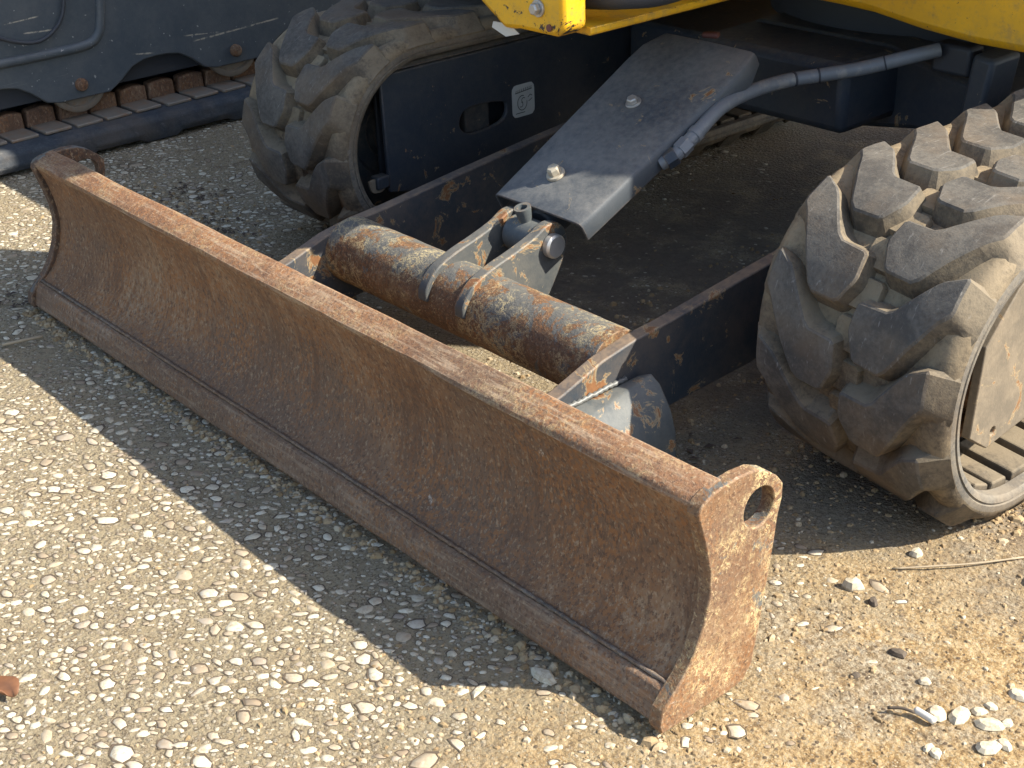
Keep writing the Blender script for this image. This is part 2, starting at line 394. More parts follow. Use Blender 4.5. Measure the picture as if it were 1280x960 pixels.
def ground_mat():
    t = NT('pebbly_concrete_and_sand')
    x, y, z = t.xyz()[0:3]
    wob = t.math('ADD', t.math('MULTIPLY', t.noise(2.2, 5, .6), .9), t.math('MULTIPLY', t.noise(9, 5, .65), .5))
    sx = t.math('ADD', x, wob)                      # x plus about 0.7
    sand = t.step(sx, 2.28, 2.85)
    # cement mortar with fine aggregate
    mort = t.mix(t.noise(45, 6, .7), (.275, .208, .124), (.43, .345, .215))
    mort = t.mix(t.step(t.noise(4, 5, .6), .40, .70), mort, (.35, .285, .182))
    v1 = t.voro(115, 'F1', None, 'Distance'); c1 = t.voro(115, 'F1', None, 'Color')
    q = t.n.new('ShaderNodeSeparateColor'); t.l.new(c1, q.inputs[0])
    chip = t.math('MULTIPLY', t.step(v1, .44, .32), t.step(q.outputs[0], .36, .42))
    mort = t.mix(chip, mort, t.mix(q.outputs[1], (.30, .235, .155), (.54, .47, .35)))
    ring = t.math('MULTIPLY', t.math('MULTIPLY', t.step(v1, .40, .46), t.step(v1, .60, .50)), t.step(q.outputs[0], .36, .42))
    mort = t.mix(t.math('MULTIPLY', ring, .55), mort, (.10, .07, .045))
    spk = t.noise(85, 8, .82)
    mort = t.mix(t.math('MULTIPLY', t.step(spk, .55, .62), .55), mort, (.105, .072, .045))
    mort = t.mix(t.math('MULTIPLY', t.step(spk, .44, .39), .6), mort, (.46, .385, .26))
    v2 = t.voro(260, 'F1', None, 'Distance'); c2 = t.voro(260, 'F1', None, 'Color')
    q2 = t.n.new('ShaderNodeSeparateColor'); t.l.new(c2, q2.inputs[0])
    mort = t.mix(t.math('MULTIPLY', t.step(v2, .42, .25), t.step(q2.outputs[0], .55, .6)), mort, t.mix(q2.outputs[1], (.16, .115, .072), (.45, .385, .28)))
    mort = t.mix(t.math('MULTIPLY', t.step(q2.outputs[0], .06, .04), .6), mort, (.09, .065, .045))
    # sandy soil
    sc = t.ramp(t.math('ADD', t.math('MULTIPLY', t.noise(30, 8, .75), .5), t.math('MULTIPLY', t.noise(130, 6, .75, None, .6), .5)), [(.39, (.11, .066, .031)), (.445, (.29, .182, .082)), (.505, (.46, .31, .145)), (.60, (.62, .48, .29))])
    sc = t.mix(t.math('MULTIPLY', t.step(t.noise(5, 7, .7), .48, .60), .75), sc, t.ramp(t.noise(95, 7, .8), [(.42, (.13, .095, .06)), (.50, (.31, .245, .165)), (.58, (.52, .455, .34))]))
    sc = t.mix(t.math('MULTIPLY', t.step(q2.outputs[0], .62, .66), t.step(v2, .45, .3)), sc, (.46, .37, .24))
    sc = t.mix(t.math('MULTIPLY', t.step(q.outputs[0], .16, .12), t.step(v1, .45, .3)), sc, (.14, .10, .065))
    c = t.mix(sand, mort, sc)
    # brown earth trodden in under the machine
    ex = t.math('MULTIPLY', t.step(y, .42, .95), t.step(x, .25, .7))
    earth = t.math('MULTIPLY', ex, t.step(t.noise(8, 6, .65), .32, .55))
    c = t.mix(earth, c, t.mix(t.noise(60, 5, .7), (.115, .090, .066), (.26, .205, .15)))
    lf = t.math('MULTIPLY', t.step(x, -.05, -.2), t.step(t.noise(5.5, 6, .65, None, 1.0), .54, .62))
    c = t.mix(t.math('MULTIPLY', lf, t.math('MULTIPLY', t.step(y, .2, .5), .6)), c, (.19, .14, .095))
    h = t.math('ADD', t.math('MULTIPLY', t.math('SUBTRACT', 1.0, v1), .6), t.math('ADD', t.math('MULTIPLY', t.noise(75, 7, .78), 1.3), t.math('MULTIPLY', t.noise(210, 4, .7), .7)))
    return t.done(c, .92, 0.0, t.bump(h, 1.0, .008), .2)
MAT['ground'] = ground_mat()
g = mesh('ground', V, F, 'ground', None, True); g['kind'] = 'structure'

def pebble_mat():
    t = NT('pale_river_pebbles')
    r = t.island()
    c = t.ramp(r, [(0, (.24, .18, .12)), (.14, (.34, .27, .185)), (.34, (.43, .36, .255)), (.60, (.50, .435, .315)), (.84, (.56, .50, .375)), (.93, (.40, .34, .26)), (1, (.28, .23, .175))])
    c = t.mix(t.math('MULTIPLY', t.step(t.noise(110, 6, .78), .47, .62), .6), c, (.27, .20, .125))
    c = t.mix(t.math('MULTIPLY', t.step(t.noise(70, 6, .75), .58, .68), .5), c, (.62, .57, .44))
    return t.done(c, .75, 0, t.bump(t.noise(200, 4, .7), .4, .002), .3)
MAT['pebble'] = pebble_mat()
def grit_mat():
    t = NT('loose_stone'); r = t.island()
    c = t.ramp(r, [(0, (.17, .115, .060)), (.2, (.28, .195, .100)), (.7, (.38, .275, .155)), (.9, (.46, .37, .245)), (1, (.54, .47, .35))])
    c = t.mix(t.math('MULTIPLY', t.noise(120, 5, .7), .5), c, (.24, .165, .09))
    return t.done(c, .85, 0, t.bump(t.noise(220, 3), .4, .002), .2)
MAT['grit'] = grit_mat()

SKIRT = []
def stone_mesh(V, F, cx, cy, cz, a, b, h, rot, n=9, sink=.35, jag=.16, rings=((1.0, 0.0), (.93, .42), (.62, .86)), skirt=False):
    b0 = len(V); ca, sa = math.cos(rot), math.sin(rot)
    k = [1 + random.uniform(-jag, jag) for _ in range(n)]
    for f, hh in rings:
        for i in range(n):
            t = 2 * math.pi * i / n
            u = a * f * k[i] * math.cos(t); v = b * f * k[i] * math.sin(t)
            V.append((cx + u * ca - v * sa, cy + u * sa + v * ca, cz + h * (hh * (1 + random.uniform(-.08, .08)) - sink)))
    V.append((cx, cy, cz + h * (1 - sink)))
    for r in range(len(rings) - 1):
        for i in range(n):
            j = (i + 1) % n; F.append((b0 + r * n + i, b0 + r * n + j, b0 + (r + 1) * n + j, b0 + (r + 1) * n + i))
    if skirt:
        b1 = len(V)
        for f, dz in ((.96, .0006), (1.0, .0008)):
            for i in range(n):
                t = 2 * math.pi * i / n; kk = k[i] * f * (1 if f < 1 else 1 + random.uniform(.02, .26))
                u = a * kk * math.cos(t); v = b * kk * math.sin(t)
                V.append((cx + u * ca - v * sa, cy + u * sa + v * ca, gz(cx, cy) + dz + .0004))
        for i in range(n): SKIRT.append(len(F)); F.append((b1 + i, b1 + n + i, b1 + n + (i + 1) % n, b1 + (i + 1) % n))
    top = b0 + len(rings) * n; last = b0 + (len(rings) - 1) * n
    for i in range(n): F.append((last + i, last + (i + 1) % n, top))

# pebbles set in the concrete: nobody could count them
V, F = [], []
CELL = {}
def free(x, y, r):
    i, j = int(x // .03), int(y // .03)
    for di in (-1, 0, 1):
        for dj in (-1, 0, 1):
            for (px, py, pr_) in CELL.get((i + di, j + dj), ()):
                if (px - x) ** 2 + (py - y) ** 2 < ((r + pr_) * .82) ** 2: return False
    CELL.setdefault((i, j), []).append((x, y, r)); return True
for bx, by in ((1.246, -.616), (1.225, -.63), (1.262, -.60)): CELL.setdefault((int(bx // .03), int(by // .03)), []).append((bx, by, .028))
sizes = [(.0135, .0035, 1500), (.0100, .0025, 8500), (.0070, .0018, 24000), (.0045, .0012, 34000)]
for mu, sd, num in sizes:
    for _ in range(num):
        x = random.uniform(-1.25, 2.45); y = random.uniform(-1.0, 1.9)
        if y > .36 + random.gauss(0, .07) and x > .35 + random.gauss(0, .1) and x < 1.62 and random.random() < (1.0 if mu > .006 else .9): continue
        if y > .5 and x >= 1.5: continue
        s = sandiness(x, y)
        if random.random() < s * (.985 if mu > .006 else .9): continue
        if y > .15 and x > 1.25 and random.random() < .8: continue
        dens = mnoise.noise((x * 2.6, y * 2.6, 11))
        if dens < -.28 and random.random() < .75: continue
        r = min(.019, max(.0025, random.gauss(mu, sd)))
        if not free(x, y, r): continue
        e = random.uniform(.42, .85)
        stone_mesh(V, F, x, y, gz(x, y) + .0006, r, r * e, r * random.uniform(.10, .24), random.gauss(.45, .6), 9 if mu > .006 else 6, .33,
                   .27, ((1.0, 0.0), (.86, .62)) if mu > .006 else ((1.0, 0.0), (.75, .7)), mu > .006 and random.random() < .75)
mi = np.zeros(len(F), np.int32); mi[SKIRT] = 1
MAT['gap'] = flat_mat('dark_mortar_gap', (.105, .075, .048), .95, 0, .4)
o = mesh('pebbles', V, F, ['pebble', 'gap'], None, 50, 0, mi.tolist()); o['kind'] = 'stuff'
o['label'] = 'pale rounded pebbles set in the tan concrete in front of and beside the blade'; o['category'] = 'pebbles'
# loose grit
V, F = [], []
for _ in range(9000):
    if random.random() < .84: x = random.uniform(1.55, 2.75); y = random.uniform(-1.0, 1.0)
    else: x = random.uniform(-1.1, 1.7); y = random.uniform(-.9, 1.8)
    r = abs(random.gauss(0, .0024)) + .0011
    stone_mesh(V, F, x, y, gz(x, y) + .0004, r, r * random.uniform(.5, .95), r * random.uniform(.4, .8), random.uniform(0, 6.3), 5, .25, .22, ((1.0, .1), (.7, .75)))
for _ in range(1500):                        # rougher spill under the machine and beside the left track
    if random.random() < .6: x = random.uniform(.9, 1.75); y = random.uniform(.45, 1.9)
    else: x = random.gauss(-.28, .16); y = random.gauss(.50, .10)
    r = abs(random.gauss(0, .0032)) + .0016
    stone_mesh(V, F, x, y, gz(x, y) + .0008, r, r * random.uniform(.6, .95), r * random.uniform(.7, 1.2), random.uniform(0, 6.3), 5, .25, .22, ((1.0, .1), (.7, .75)))
for _ in range(1500):                        # crumbs pushed up along the blade edge and round the track
    k = random.random()
    if k < .55: x = random.uniform(.0, 1.97); y = random.gauss(-.012, .010)
    elif k < .85: x = random.uniform(1.56, 2.02); y = random.gauss(.80, .05)
    else: x = random.gauss(1.985, .012); y = random.uniform(.74, 1.6)
    r = abs(random.gauss(0, .0036)) + .0014
    stone_mesh(V, F, x, y, gz(x, y) + .0006, r, r * random.uniform(.6, .95), r * random.uniform(.5, 1.0), random.uniform(0, 6.3), 5, .25, .22, ((1.0, .1), (.7, .75)))
o = mesh('loose_grit', V, F, 'grit', None); o['kind'] = 'stuff'
o['label'] = 'scattered loose grit and crumbs of stone on the sandy ground'; o['category'] = 'gravel'

MAT['darkclod'] = flat_mat('dark_earth_clod', (.10, .075, .052), .9, 0, .6)
V, F = [], []
for cx, cy, sp_, num in ((-.067, .006, .05, 40), (-.44, .65, .05, 20), (-.142, .562, .06, 40), (-.40, .60, .10, 20), (.05, .45, .08, 50), (1.5, .55, .08, 40)):
    for _ in range(num):
        x = random.gauss(cx, sp_); y = random.gauss(cy, sp_ * .6); a = random.uniform(0, 6.3); l = random.uniform(.004, .013); w = l * random.uniform(.25, .6); z = gz(x, y) + .003
        b0 = len(V)
        for (u, v, dz) in ((-l, 0, 0), (0, -w, .003), (l, 0, .001), (0, w, random.uniform(0, .006)), (0, 0, .005)): V.append((x + u * math.cos(a) - v * math.sin(a), y + u * math.sin(a) + v * math.cos(a), z + dz))
        F += [(b0, b0 + 1, b0 + 4), (b0 + 1, b0 + 2, b0 + 4), (b0 + 2, b0 + 3, b0 + 4), (b0 + 3, b0, b0 + 4)]
MAT['litter'] = flat_mat('dark_leaf_litter', (.075, .048, .032), .85, 0, .7)
o = mesh('leaf_litter', V, F, 'litter', None); o['kind'] = 'stuff'
o['label'] = 'dark dry leaf crumbs scattered on the concrete round the blade'; o['category'] = 'leaf litter'

def stone(label, x, y, a, b, h, rot, mat='pebble', group=None):
    V, F = [], []
    stone_mesh(V, F, x, y, gz(x, y), a, b, h, rot, 9, .18, .2, ((.88, 0.0), (1.0, .35), (.68, .86)))
    c = Vector((x, y, gz(x, y)))
    o = mesh('stone', [Vector(v) - c for v in V], F, mat); o.location = c
    o['label'] = label; o['category'] = 'stone'
    if group: o['group'] = group
    return o
stone('pale chunky stone on sunlit sand just in front of the right track shadow', 1.917, .449, .017, .013, .020, .4)
stone('small cream stone right at the shadow edge under the right track', 1.930, .593, .012, .011, .013, 1.2)
stone('flat tan stone lying against the lower edge of the blade', 1.752, -.030, .024, .013, .012, .2)
stone('dark brown pebble on bare sand, right of the pale chunky stone', 1.963, .439, .011, .008, .009, 2.2, 'darkclod')
for (sx_, sy_, ra) in ((2.194, .317, .021), (2.231, .331, .020), (2.207, .343, .011), (2.210, .365, .010), (2.171, .300, .017), (2.256, .288, .019), (2.22, .414, .015), (2.245, .349, .010), (2.213, .237, .012), (2.20, .239, .010), (2.265, .31, .014)):
    stone('white broken stone in the loose cluster at the lower right corner of the sand', sx_, sy_, ra, ra * random.uniform(.6, .85), ra * random.uniform(.45, .7), random.uniform(0, 3), 'pebble', 'white broken stones in the lower right corner')
stone('small cream stone alone on brown grit, left of the white stone cluster', 2.12, .343, .009, .008, .008, .5)
stone('dark lump of earth on bare sand above the white stub', 2.059, .368, .013, .009, .009, .3, 'darkclod')
stone('small black crumb on bare sand between end plate and white stub', 2.047, .288, .008, .006, .006, 1.0, 'darkclod')
stone('grey stone lying in the shade between left track and blade', -.27, .452, .020, .015, .013, .3)
stone('cream stone on the sand behind the end plate near the track shadow', 2.10, .66, .020, .016, .018, 1.9)
def stick(name, label, pts, r, mat, cat):
    pts = [Vector(p) for p in pts]; c = pts[0].copy()
    bm = bmesh.new(); add_tube(bm, catmull(pts, 4), r, 6)
    for v in bm.verts: v.co -= c
    o = bm_mesh(name, bm, mat, None, True); o.location = c; o['label'] = label; o['category'] = cat
MAT['wood'] = flat_mat('dry_wood', (.36, .28, .18), .8, 0, .5)
MAT['leaf'] = flat_mat('dry_brown_leaf', (.20, .085, .035), .6, 0, .6)
MAT['pale_wood'] = flat_mat('bleached_wood', (.62, .58, .50), .8, 0, .3)
stick('twig', 'dry straw-coloured twig at the left edge where the blade shadow begins', [(.145, -.135, .006), (.163, -.095, .010), (.170, -.055, .008)], .0035, 'wood', 'twig')
stick('twig', 'thin dark twig lying on the sand and pointing at a white stub', [(2.122, .258, .004), (2.137, .268, .007), (2.153, .274, .006)], .0022, 'darkclod', 'twig')
stick('stub', 'short white cylindrical stub lying on the sand at lower right', [(2.151, .279, .006), (2.166, .2785, .0065), (2.182, .278, .006)], .0052, 'pale_wood', 'stub')
stick('root', 'thin curved root lying along the track shadow edge on the sand', [(1.93, .53, .003), (1.97, .575, .006), (2.01, .63, .005), (2.05, .70, .003)], .0016, 'wood', 'root')
V = []; F = []
for i in range(7):
    for j in range(5):
        a = i / 6 - .5; b = j / 4 - .5; w = math.cos(a * 2.6)
        V.append((1.246 + a * .072 + b * .020, -.616 + b * .058 * w + a * .02, .007 + .010 * b * b * 4 + .003 * math.sin(a * 7)))
for i in range(6):
    for j in range(4): F.append((i * 5 + j, i * 5 + j + 1, i * 5 + j + 6, i * 5 + j + 5))
o = mesh('dry_leaf', V, F, 'leaf', None, True); so = o.modifiers.new('thick', 'SOLIDIFY'); so.thickness = .0012
o['label'] = 'curled reddish brown leaf at the left edge of the sunlit concrete'; o['category'] = 'leaf'

# ================================================================== EXCAVATOR
BW = 1.96
ex = thing('excavator', 'yellow and dark navy mini excavator with rusty dozer blade and rubber tracks', 'excavator', (.98, 1.5, 0))

# ---------- dozer blade
face = [(.022, .066), (.046, .086), (.066, .112), (.080, .148), (.089, .190), (.088, .228), (.081, .264), (.072, .296), (.063, .318)]
face = spline2(face, 3)
lip = [(.0585, .325), (.0595, .331), (.0645, .3345), (.074, .3385), (.100, .3490), (.1065, .3475), (.108, .340), (.106, .300)]
back = [(y + .016, z + .004) for y, z in face[::-1]][1:]
prof = face + lip + back
NX = 40
xs = [.012 + (BW - .024) * i / NX for i in range(NX + 1)]
V, F, MI = [], [], []
n = len(prof); lip0 = len(face) - 1; lip1 = len(face) + 6
for i, x in enumerate(xs):
    for k, (y, z) in enumerate(prof):
        dz = (mnoise.noise((x * 4, k * .5, 1)) * .0022 + mnoise.noise((x * 14, k, 4)) * .0009) if k >= lip0 - 3 and k <= lip1 else 0
        V.append((x, y + dz * .8, z + dz))
for i in range(NX):
    for k in range(n):
        k2 = (k + 1) % n
        F.append((i * n + k, (i + 1) * n + k, (i + 1) * n + k2, i * n + k2)); MI.append(1 if lip0 <= k < lip1 else 0)
F.append(tuple(range(n))); MI.append(0); F.append(tuple((NX * n + k) for k in range(n))[::-1]); MI.append(0)
blade = mesh('dozer_blade', V, F, ['rust', 'rust_lip'], ex, 40, 0, MI)
blade['label'] = 'wide rusty brown dozer blade lying at the front of the excavator'
# cutting edge: thicker bar along the bottom
ce = [(.003, .012), (-.002, .019), (.004, .048), (.0125, .0635), (.020, .0670), (.040, .060), (.036, .012)]
V, F = [], []; m_ = len(ce)
for i, x in enumerate(xs):
    for k, (y, z) in enumerate(ce):
        d = mnoise.noise((x * 9, k * 2.0, 8)) * .0022
        V.append((x, y + d, z + d * .8))
for i in range(NX):
    for k in range(m_): k2 = (k + 1) % m_; F.append((i * m_ + k, (i + 1) * m_ + k, (i + 1) * m_ + k2, i * m_ + k2))
F.append(tuple(range(m_))); F.append(tuple(NX * m_ + k for k in range(m_))[::-1])
mesh('cutting_edge', V, F, 'rust_edge', blade, 30, .002)
# weld bead along the seam
bm = bmesh.new()
add_tube(bm, [Vector((.02 + (BW - .04) * i / 160, .0235 + mnoise.noise((i * .9, 0, 0)) * .001, .0690 + mnoise.noise((i * .7, 3, 0)) * .001)) for i in range(161)], lambda t: .0034 + .0010 * math.sin(t * 480), 6)
MAT['weldrust'] = rust_mat('weld_seam', (.05, .042, .036), (.10, .085, .07), (.19, .165, .14), .2)
bm_mesh('weld_bead', bm, 'weldrust', blade, True)
# end plates with lifting eye
outer = [(-.006, .012), (-.010, .024), (-.004, .048), (.010, .062), (.034, .084), (.054, .112), (.070, .148), (.080, .190), (.079, .228), (.071, .264), (.062, .296), (.055, .320),
         (.057, .328), (.064, .336), (.078, .342), (.101, .346), (.130, .348), (.160, .345), (.184, .334), (.204, .318), (.216, .303), (.216, .281), (.209, .256), (.203, .213), (.192, .150), (.181, .088), (.170, .036), (.152, .014), (.118, .010)]
hole = circle(.170, .285, .0295, 28)
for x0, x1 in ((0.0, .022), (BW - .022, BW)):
    o = prism('end_plate', outer, 'x', x0, x1, 'rust_plate' if x0 > 1 else 'rust_shaded', blade, [hole], 30, .003)
# lift arms
armtop = [(.085, .118), (.20, .150), (.33, .184), (.42, .214), (.50, .228), (.58, .234), (.80, .260), (1.05, .287), (1.45, .32)]
armbot = [(1.45, .16), (1.05, .105), (.80, .078), (.58, .068), (.33, .050), (.085, .040)]
for x0, x1 in ((.553, .582), (1.378, 1.407)):
    prism('lift_arm', armtop + armbot, 'x', x0, x1, 'arm', blade, (), 30, .003)
# cross tube
TY, TZ, TR = .484, .168, .070
o = rev('cross_tube', (.582, TY, TZ), (1, 0, 0), [(0, TR), (.002, TR)] + [(.796 * i / 24, TR + mnoise.noise((i * .7, 0, 0)) * .0012) for i in range(1, 24)] + [(.796, TR)], 'rust_tube', blade, 48, 40)
# gusset brackets outside the arms
def gusset(sx, xa):
    secs = []
    for y, k in ((.112, 0), (.20, .05), (.28, .14), (.34, .28), (.39, .46), (.44, .68), (.480, .86), (.502, .92)):
        pts = [(0, .154 + .004 * k), (.010, .151 + .014 * k), (.034, .130 + .050 * k), (.056, .108 + .060 * k), (.082, .078 + .050 * k), (.094, .058 + .03 * k), (.096, .016), (.0, .016)]
        secs.append([(xa + sx * u, y, z) for u, z in pts])
    V = [p for s_ in secs for p in s_]; k = 8; F = []
    for i in range(len(secs) - 1):
        for j in range(k): j2 = (j + 1) % k; F.append((i * k + j, i * k + j2, (i + 1) * k + j2, (i + 1) * k + j))
    F.append(tuple(range(k))); F.append(tuple((len(secs) - 1) * k + j for j in range(k))[::-1])
    bm = bmesh.new(); bv = [bm.verts.new(v) for v in V]
    for f in F: bm.faces.new([bv[i] for i in f])
    bm_mesh('gusset', bm, 'gusset', blade, 50, .004)
    bm = bmesh.new()
    add_tube(bm, [Vector((xa + sx * .003, .115 + .355 * i / 60, .155 + (.010 * max(0, (i - 20) / 40)) + mnoise.noise((i * .8, xa, 0)) * .0022)) for i in range(61)], lambda t: .0048 + .0012 * math.sin(t * 190), 7)
    bm_mesh('weld_bead', bm, 'weld', blade, True)
gusset(1, 1.4075); gusset(-1, .5525)
# clevis bracket on the tube
cl = spline2([(.408, .178), (.412, .204), (.440, .236), (.485, .256), (.540, .271), (.590, .287), (.625, .304), (.655, .300), (.674, .272), (.666, .232), (.640, .185), (.610, .140)], 5)
cl = cl + [(.55, .135), (.50, .15)]
for x0, x1 in ((.908, .933), (1.020, 1.045)):
    prism('clevis_plate', cl, 'x', x0, x1, 'clevis', blade, (), 30, .003)
bm = bmesh.new(); add_rev(bm, (.978, .628, .292), (0, -.25, 1), [(0, .012), (.032, .017), (.034, .017), (.034, .010), (.008, .008)], 20, False); bm_mesh('grease_boss', bm, 'navy_chip', blade, 35)
rev('pivot_pin', (.90, .632, .262), (1, 0, 0), [(0, .020), (.004, .024), (.012, .024), (.0125, .019), (.146, .019), (.1465, .024), (.158, .024), (.162, .020)], 'steel', blade, 28)

# ---------- hydraulic cylinder, guard, hose
cyl = rev('blade_cylinder', (.98, .672, .275), (0, .448, .222), [(0, .030), (.004, .034), (.03, .036), (.46, .036), (.48, .032)], 'black', ex, 28)
rev('rod_eye', (.940, .632, .262), (1, 0, 0), [(0, .030), (.002, .036), (.078, .036), (.080, .030)], 'navy_chip', cyl, 28)
gdir = Vector((0, .448, .233)).normalized(); gx_ = Vector((1, 0, 0)); gn = gx_.cross(gdir).normalized()
GO = Vector((.995, .645, .318))
def gp(u, v, w): return GO + gx_ * u + gdir * v + gn * w
# U-shaped cover plate: top with two folded flanges, slightly domed corners
gl = .517
out2 = [(-.132, 0), (.118, 0), (.150, gl - .035), (.135, gl - .006), (.112, gl), (-.088, gl + .012), (-.122, gl + .002), (-.128, gl - .03), (-.148, gl - .07), (-.146, gl - .16)]
sec = [(-.001, -.052), (0.0, -.012), (.004, -.004), (.012, 0.0)]
V, F = [], []
rows = 12
for i in range(rows + 1):
    v = gl * i / rows
    k = i / rows
    l = -.134 - .010 * k; r = .120 + .030 * k
    if i == rows: l += .03; r -= .012
    if i == rows - 1: l += .004; r -= .001
    fl = .042 if i < rows - 1 else (.046 if i == rows - 1 else .03)
    top = [(l, -fl), (l, -.010), (l + .004, -.003), (l + .012, 0)] + [(l + .012 + (r - l - .024) * j / 6, .0015 * math.sin(math.pi * j / 6)) for j in range(1, 6)] + [(r - .012, 0), (r - .004, -.003), (r, -.010), (r, -fl)]
    V += [gp(u, v, w) for u, w in top]
k = 13
for i in range(rows):
    for j in range(k - 1): F.append((i * k + j, i * k + j + 1, (i + 1) * k + j + 1, (i + 1) * k + j))
guard = mesh('cylinder_guard', V, F, 'guard', ex, 40)
so = guard.modifiers.new('thick', 'SOLIDIFY'); so.thickness = .006; so.offset = -1
b_ = guard.modifiers.new('bevel', 'BEVEL'); b_.width = .0015; b_.segments = 2; b_.limit_method = 'ANGLE'
guard['label'] = 'dusty dark grey cover plate over the blade cylinder, sunlit at its lower end'
hexbolt('bolt', gp(-.032, .088, .002), gn, .0135, .020, 'rustbolt', guard)['label'] = 'rusty orange bolt at the sunlit lower end of the cover'
hexbolt('bolt', gp(-.017, .312, .002), gn, .0115, .014, 'steel', guard)['label'] = 'clean steel bolt in the middle of the cover'
hose_pts = [(1.124, .848, .389), (1.142, .870, .405), (1.146, .930, .440), (1.140, 1.00, .470), (1.132, 1.09, .479), (1.139, 1.19, .482), (1.180, 1.26, .488), (1.235, 1.315, .500), (1.300, 1.37, .522), (1.34, 1.42, .535)]
hose = tube('hydraulic_hose', hose_pts, .0145, 'hose', ex, 14, 8)
hc = catmull(hose_pts, 8)
def band(name, i, r, h, mat, nn=14):
    d = (hc[i + 1] - hc[i - 1]).normalized(); return rev(name, hc[i] - d * h / 2, d, [(0, r * .96), (.001, r), (h - .001, r), (h, r * .96)], mat, hose, nn, 30)
band('hose_fitting', 6, .0185, .024, 'navy', 6); band('hose_fitting', 11, .0175, .026, 'hose', 6); band('hose_fitting', 15, .0165, .016, 'hose', 16)
band('cable_tie', 42, .0158, .005, 'black'); band('cable_tie', 47, .0158, .004, 'black'); band('cable_tie', 60, .0158, .003, 'black')

# ---------- tracks
YC, ZC, RC, RS, YR = .861, .270, .232, .265, 2.15
LS = YR - YC; ARC = math.pi * RS; LOOP = 2 * LS + 2 * ARC
TDY = TYAW = TROLL = 0.0
def tp(x, s, h):
    p = tp0(x, s, h); k = x - 1.58; return (p[0], p[1] + TDY + TYAW * k, p[2] + TROLL * k)
def tp0(x, s, h):
    """point on the track loop: s along the loop (0 = top of the front arc, growing down the front), h above the carcass"""
    s = (s + LS + .5) % LOOP - LS - .5 if False else s
    while s < -LS: s += LOOP
    while s >= LOOP - LS: s -= LOOP
    r = RC + h
    if s < 0: return (x, YC - s, ZC + r)
    if s < ARC: a = s / RS; return (x, YC - r * math.sin(a), ZC + r * math.cos(a))
    if s < ARC + LS: return (x, YC + (s - ARC), ZC - r)
    a = math.pi + (s - ARC - LS) / RS; return (x, YR - r * math.sin(a), ZC + r * math.cos(a))
def offset_poly(P, d):
    n = len(P); A = sum(P[i][0] * P[(i + 1) % n][1] - P[(i + 1) % n][0] * P[i][1] for i in range(n)); sg = 1 if A > 0 else -1
    out = []
    for i in range(n):
        a, b, c = Vector(P[i - 1]), Vector(P[i]), Vector(P[(i + 1) % n])
        e1 = (b - a).normalized(); e2 = (c - b).normalized()
        n1 = Vector((e1.y, -e1.x)) * sg; n2 = Vector((e2.y, -e2.x)) * sg
        q = n1 + n2; q = q / max(.5, q.length_squared / 2)
        out.append((b.x + q.x * d, b.y + q.y * d))
    return out
def pad_mesh(name, rings_in, s0, parent, mats, cut=.022, jit=.0004):
    """tread block: rings [(h, polygon in (x, s))], bent along the loop"""
    bm = bmesh.new(); rings = []
    for h, P in rings_in: rings.append([bm.verts.new((x, s, h)) for x, s in P])
    P = rings_in[0][1]; n = len(P)
    for a, b in zip(rings, rings[1:]):
        for i in range(n):
            f = bm.faces.new((a[i], a[(i + 1) % n], b[(i + 1) % n], b[i])); f.material_index = 1 if a is rings[0] or (len(rings) > 3 and a is rings[1]) else 0
    ft = bm.faces.new(rings[-1]); ft.material_index = 0
    smin = min(s for _, s in P) - .03; smax = max(s for _, s in P) + .03
    s = smin
    while s < smax:
        bmesh.ops.bisect_plane(bm, geom=bm.verts[:] + bm.edges[:] + bm.faces[:], plane_co=(0, s, 0), plane_no=(0, 1, 0), dist=1e-6); s += cut
    off = wloc(parent); sd = random.uniform(0, 99)
    for v in bm.verts:
        x, s_, h = v.co
        w = Vector((mnoise.noise((x * 30, s_ * 30, sd)), mnoise.noise((x * 30, s_ * 30, sd + 9)), mnoise.noise((x * 30, s_ * 30, sd + 20)))) * jit * 3 if h > .004 else Vector((0, 0, 0))
        v.co = Vector(tp(x + w.x, s_ + w.y + s0, h + w.z)) - off
    bmesh.ops.recalc_face_normals(bm, faces=bm.faces)
    me = bpy.data.meshes.new(name); bm.to_mesh(me); bm.free()
    finish(me, mats, 24)
    return link(name, me, parent)
LT = [(.036, -.094), (.062, -.080), (.120, -.010), (.174, -.008), (.178, .026), (.160, .060), (.112, .061), (.050, -.034), (.034, -.052)]
LB = [(-.001, -.114), (.060, -.108), (.130, -.032), (.186, -.030), (.197, .032), (.169, .084), (.103, .085), (.036, -.010), (-.001, -.026)]
LT = [(u, s * 1.10) for u, s in offset_poly(LT, .007)]; LB = [(u, s * 1.08) for u, s in LB]
LT, LB = chaikin(LT, 1, .10), chaikin(LB, 1, .14)
def lug_rings(fx):
    def lp(k): return [(fx(a[0] + (b[0] - a[0]) * k), a[1] + (b[1] - a[1]) * k) for a, b in zip(LB, LT)]
    top = lp(1.0)
    return [(-.004, lp(-.10)), (.003, lp(.14)), (.0325, lp(.95)), (.0355, offset_poly(top, -.003))]
def block_rings(P):
    P = chaikin(P, 1, .12); return [(-.004, offset_poly(P, .003)), (.008, offset_poly(P, .0005)), (.0120, offset_poly(P, -.002))]
NL = 29; PITCH = LOOP / NL
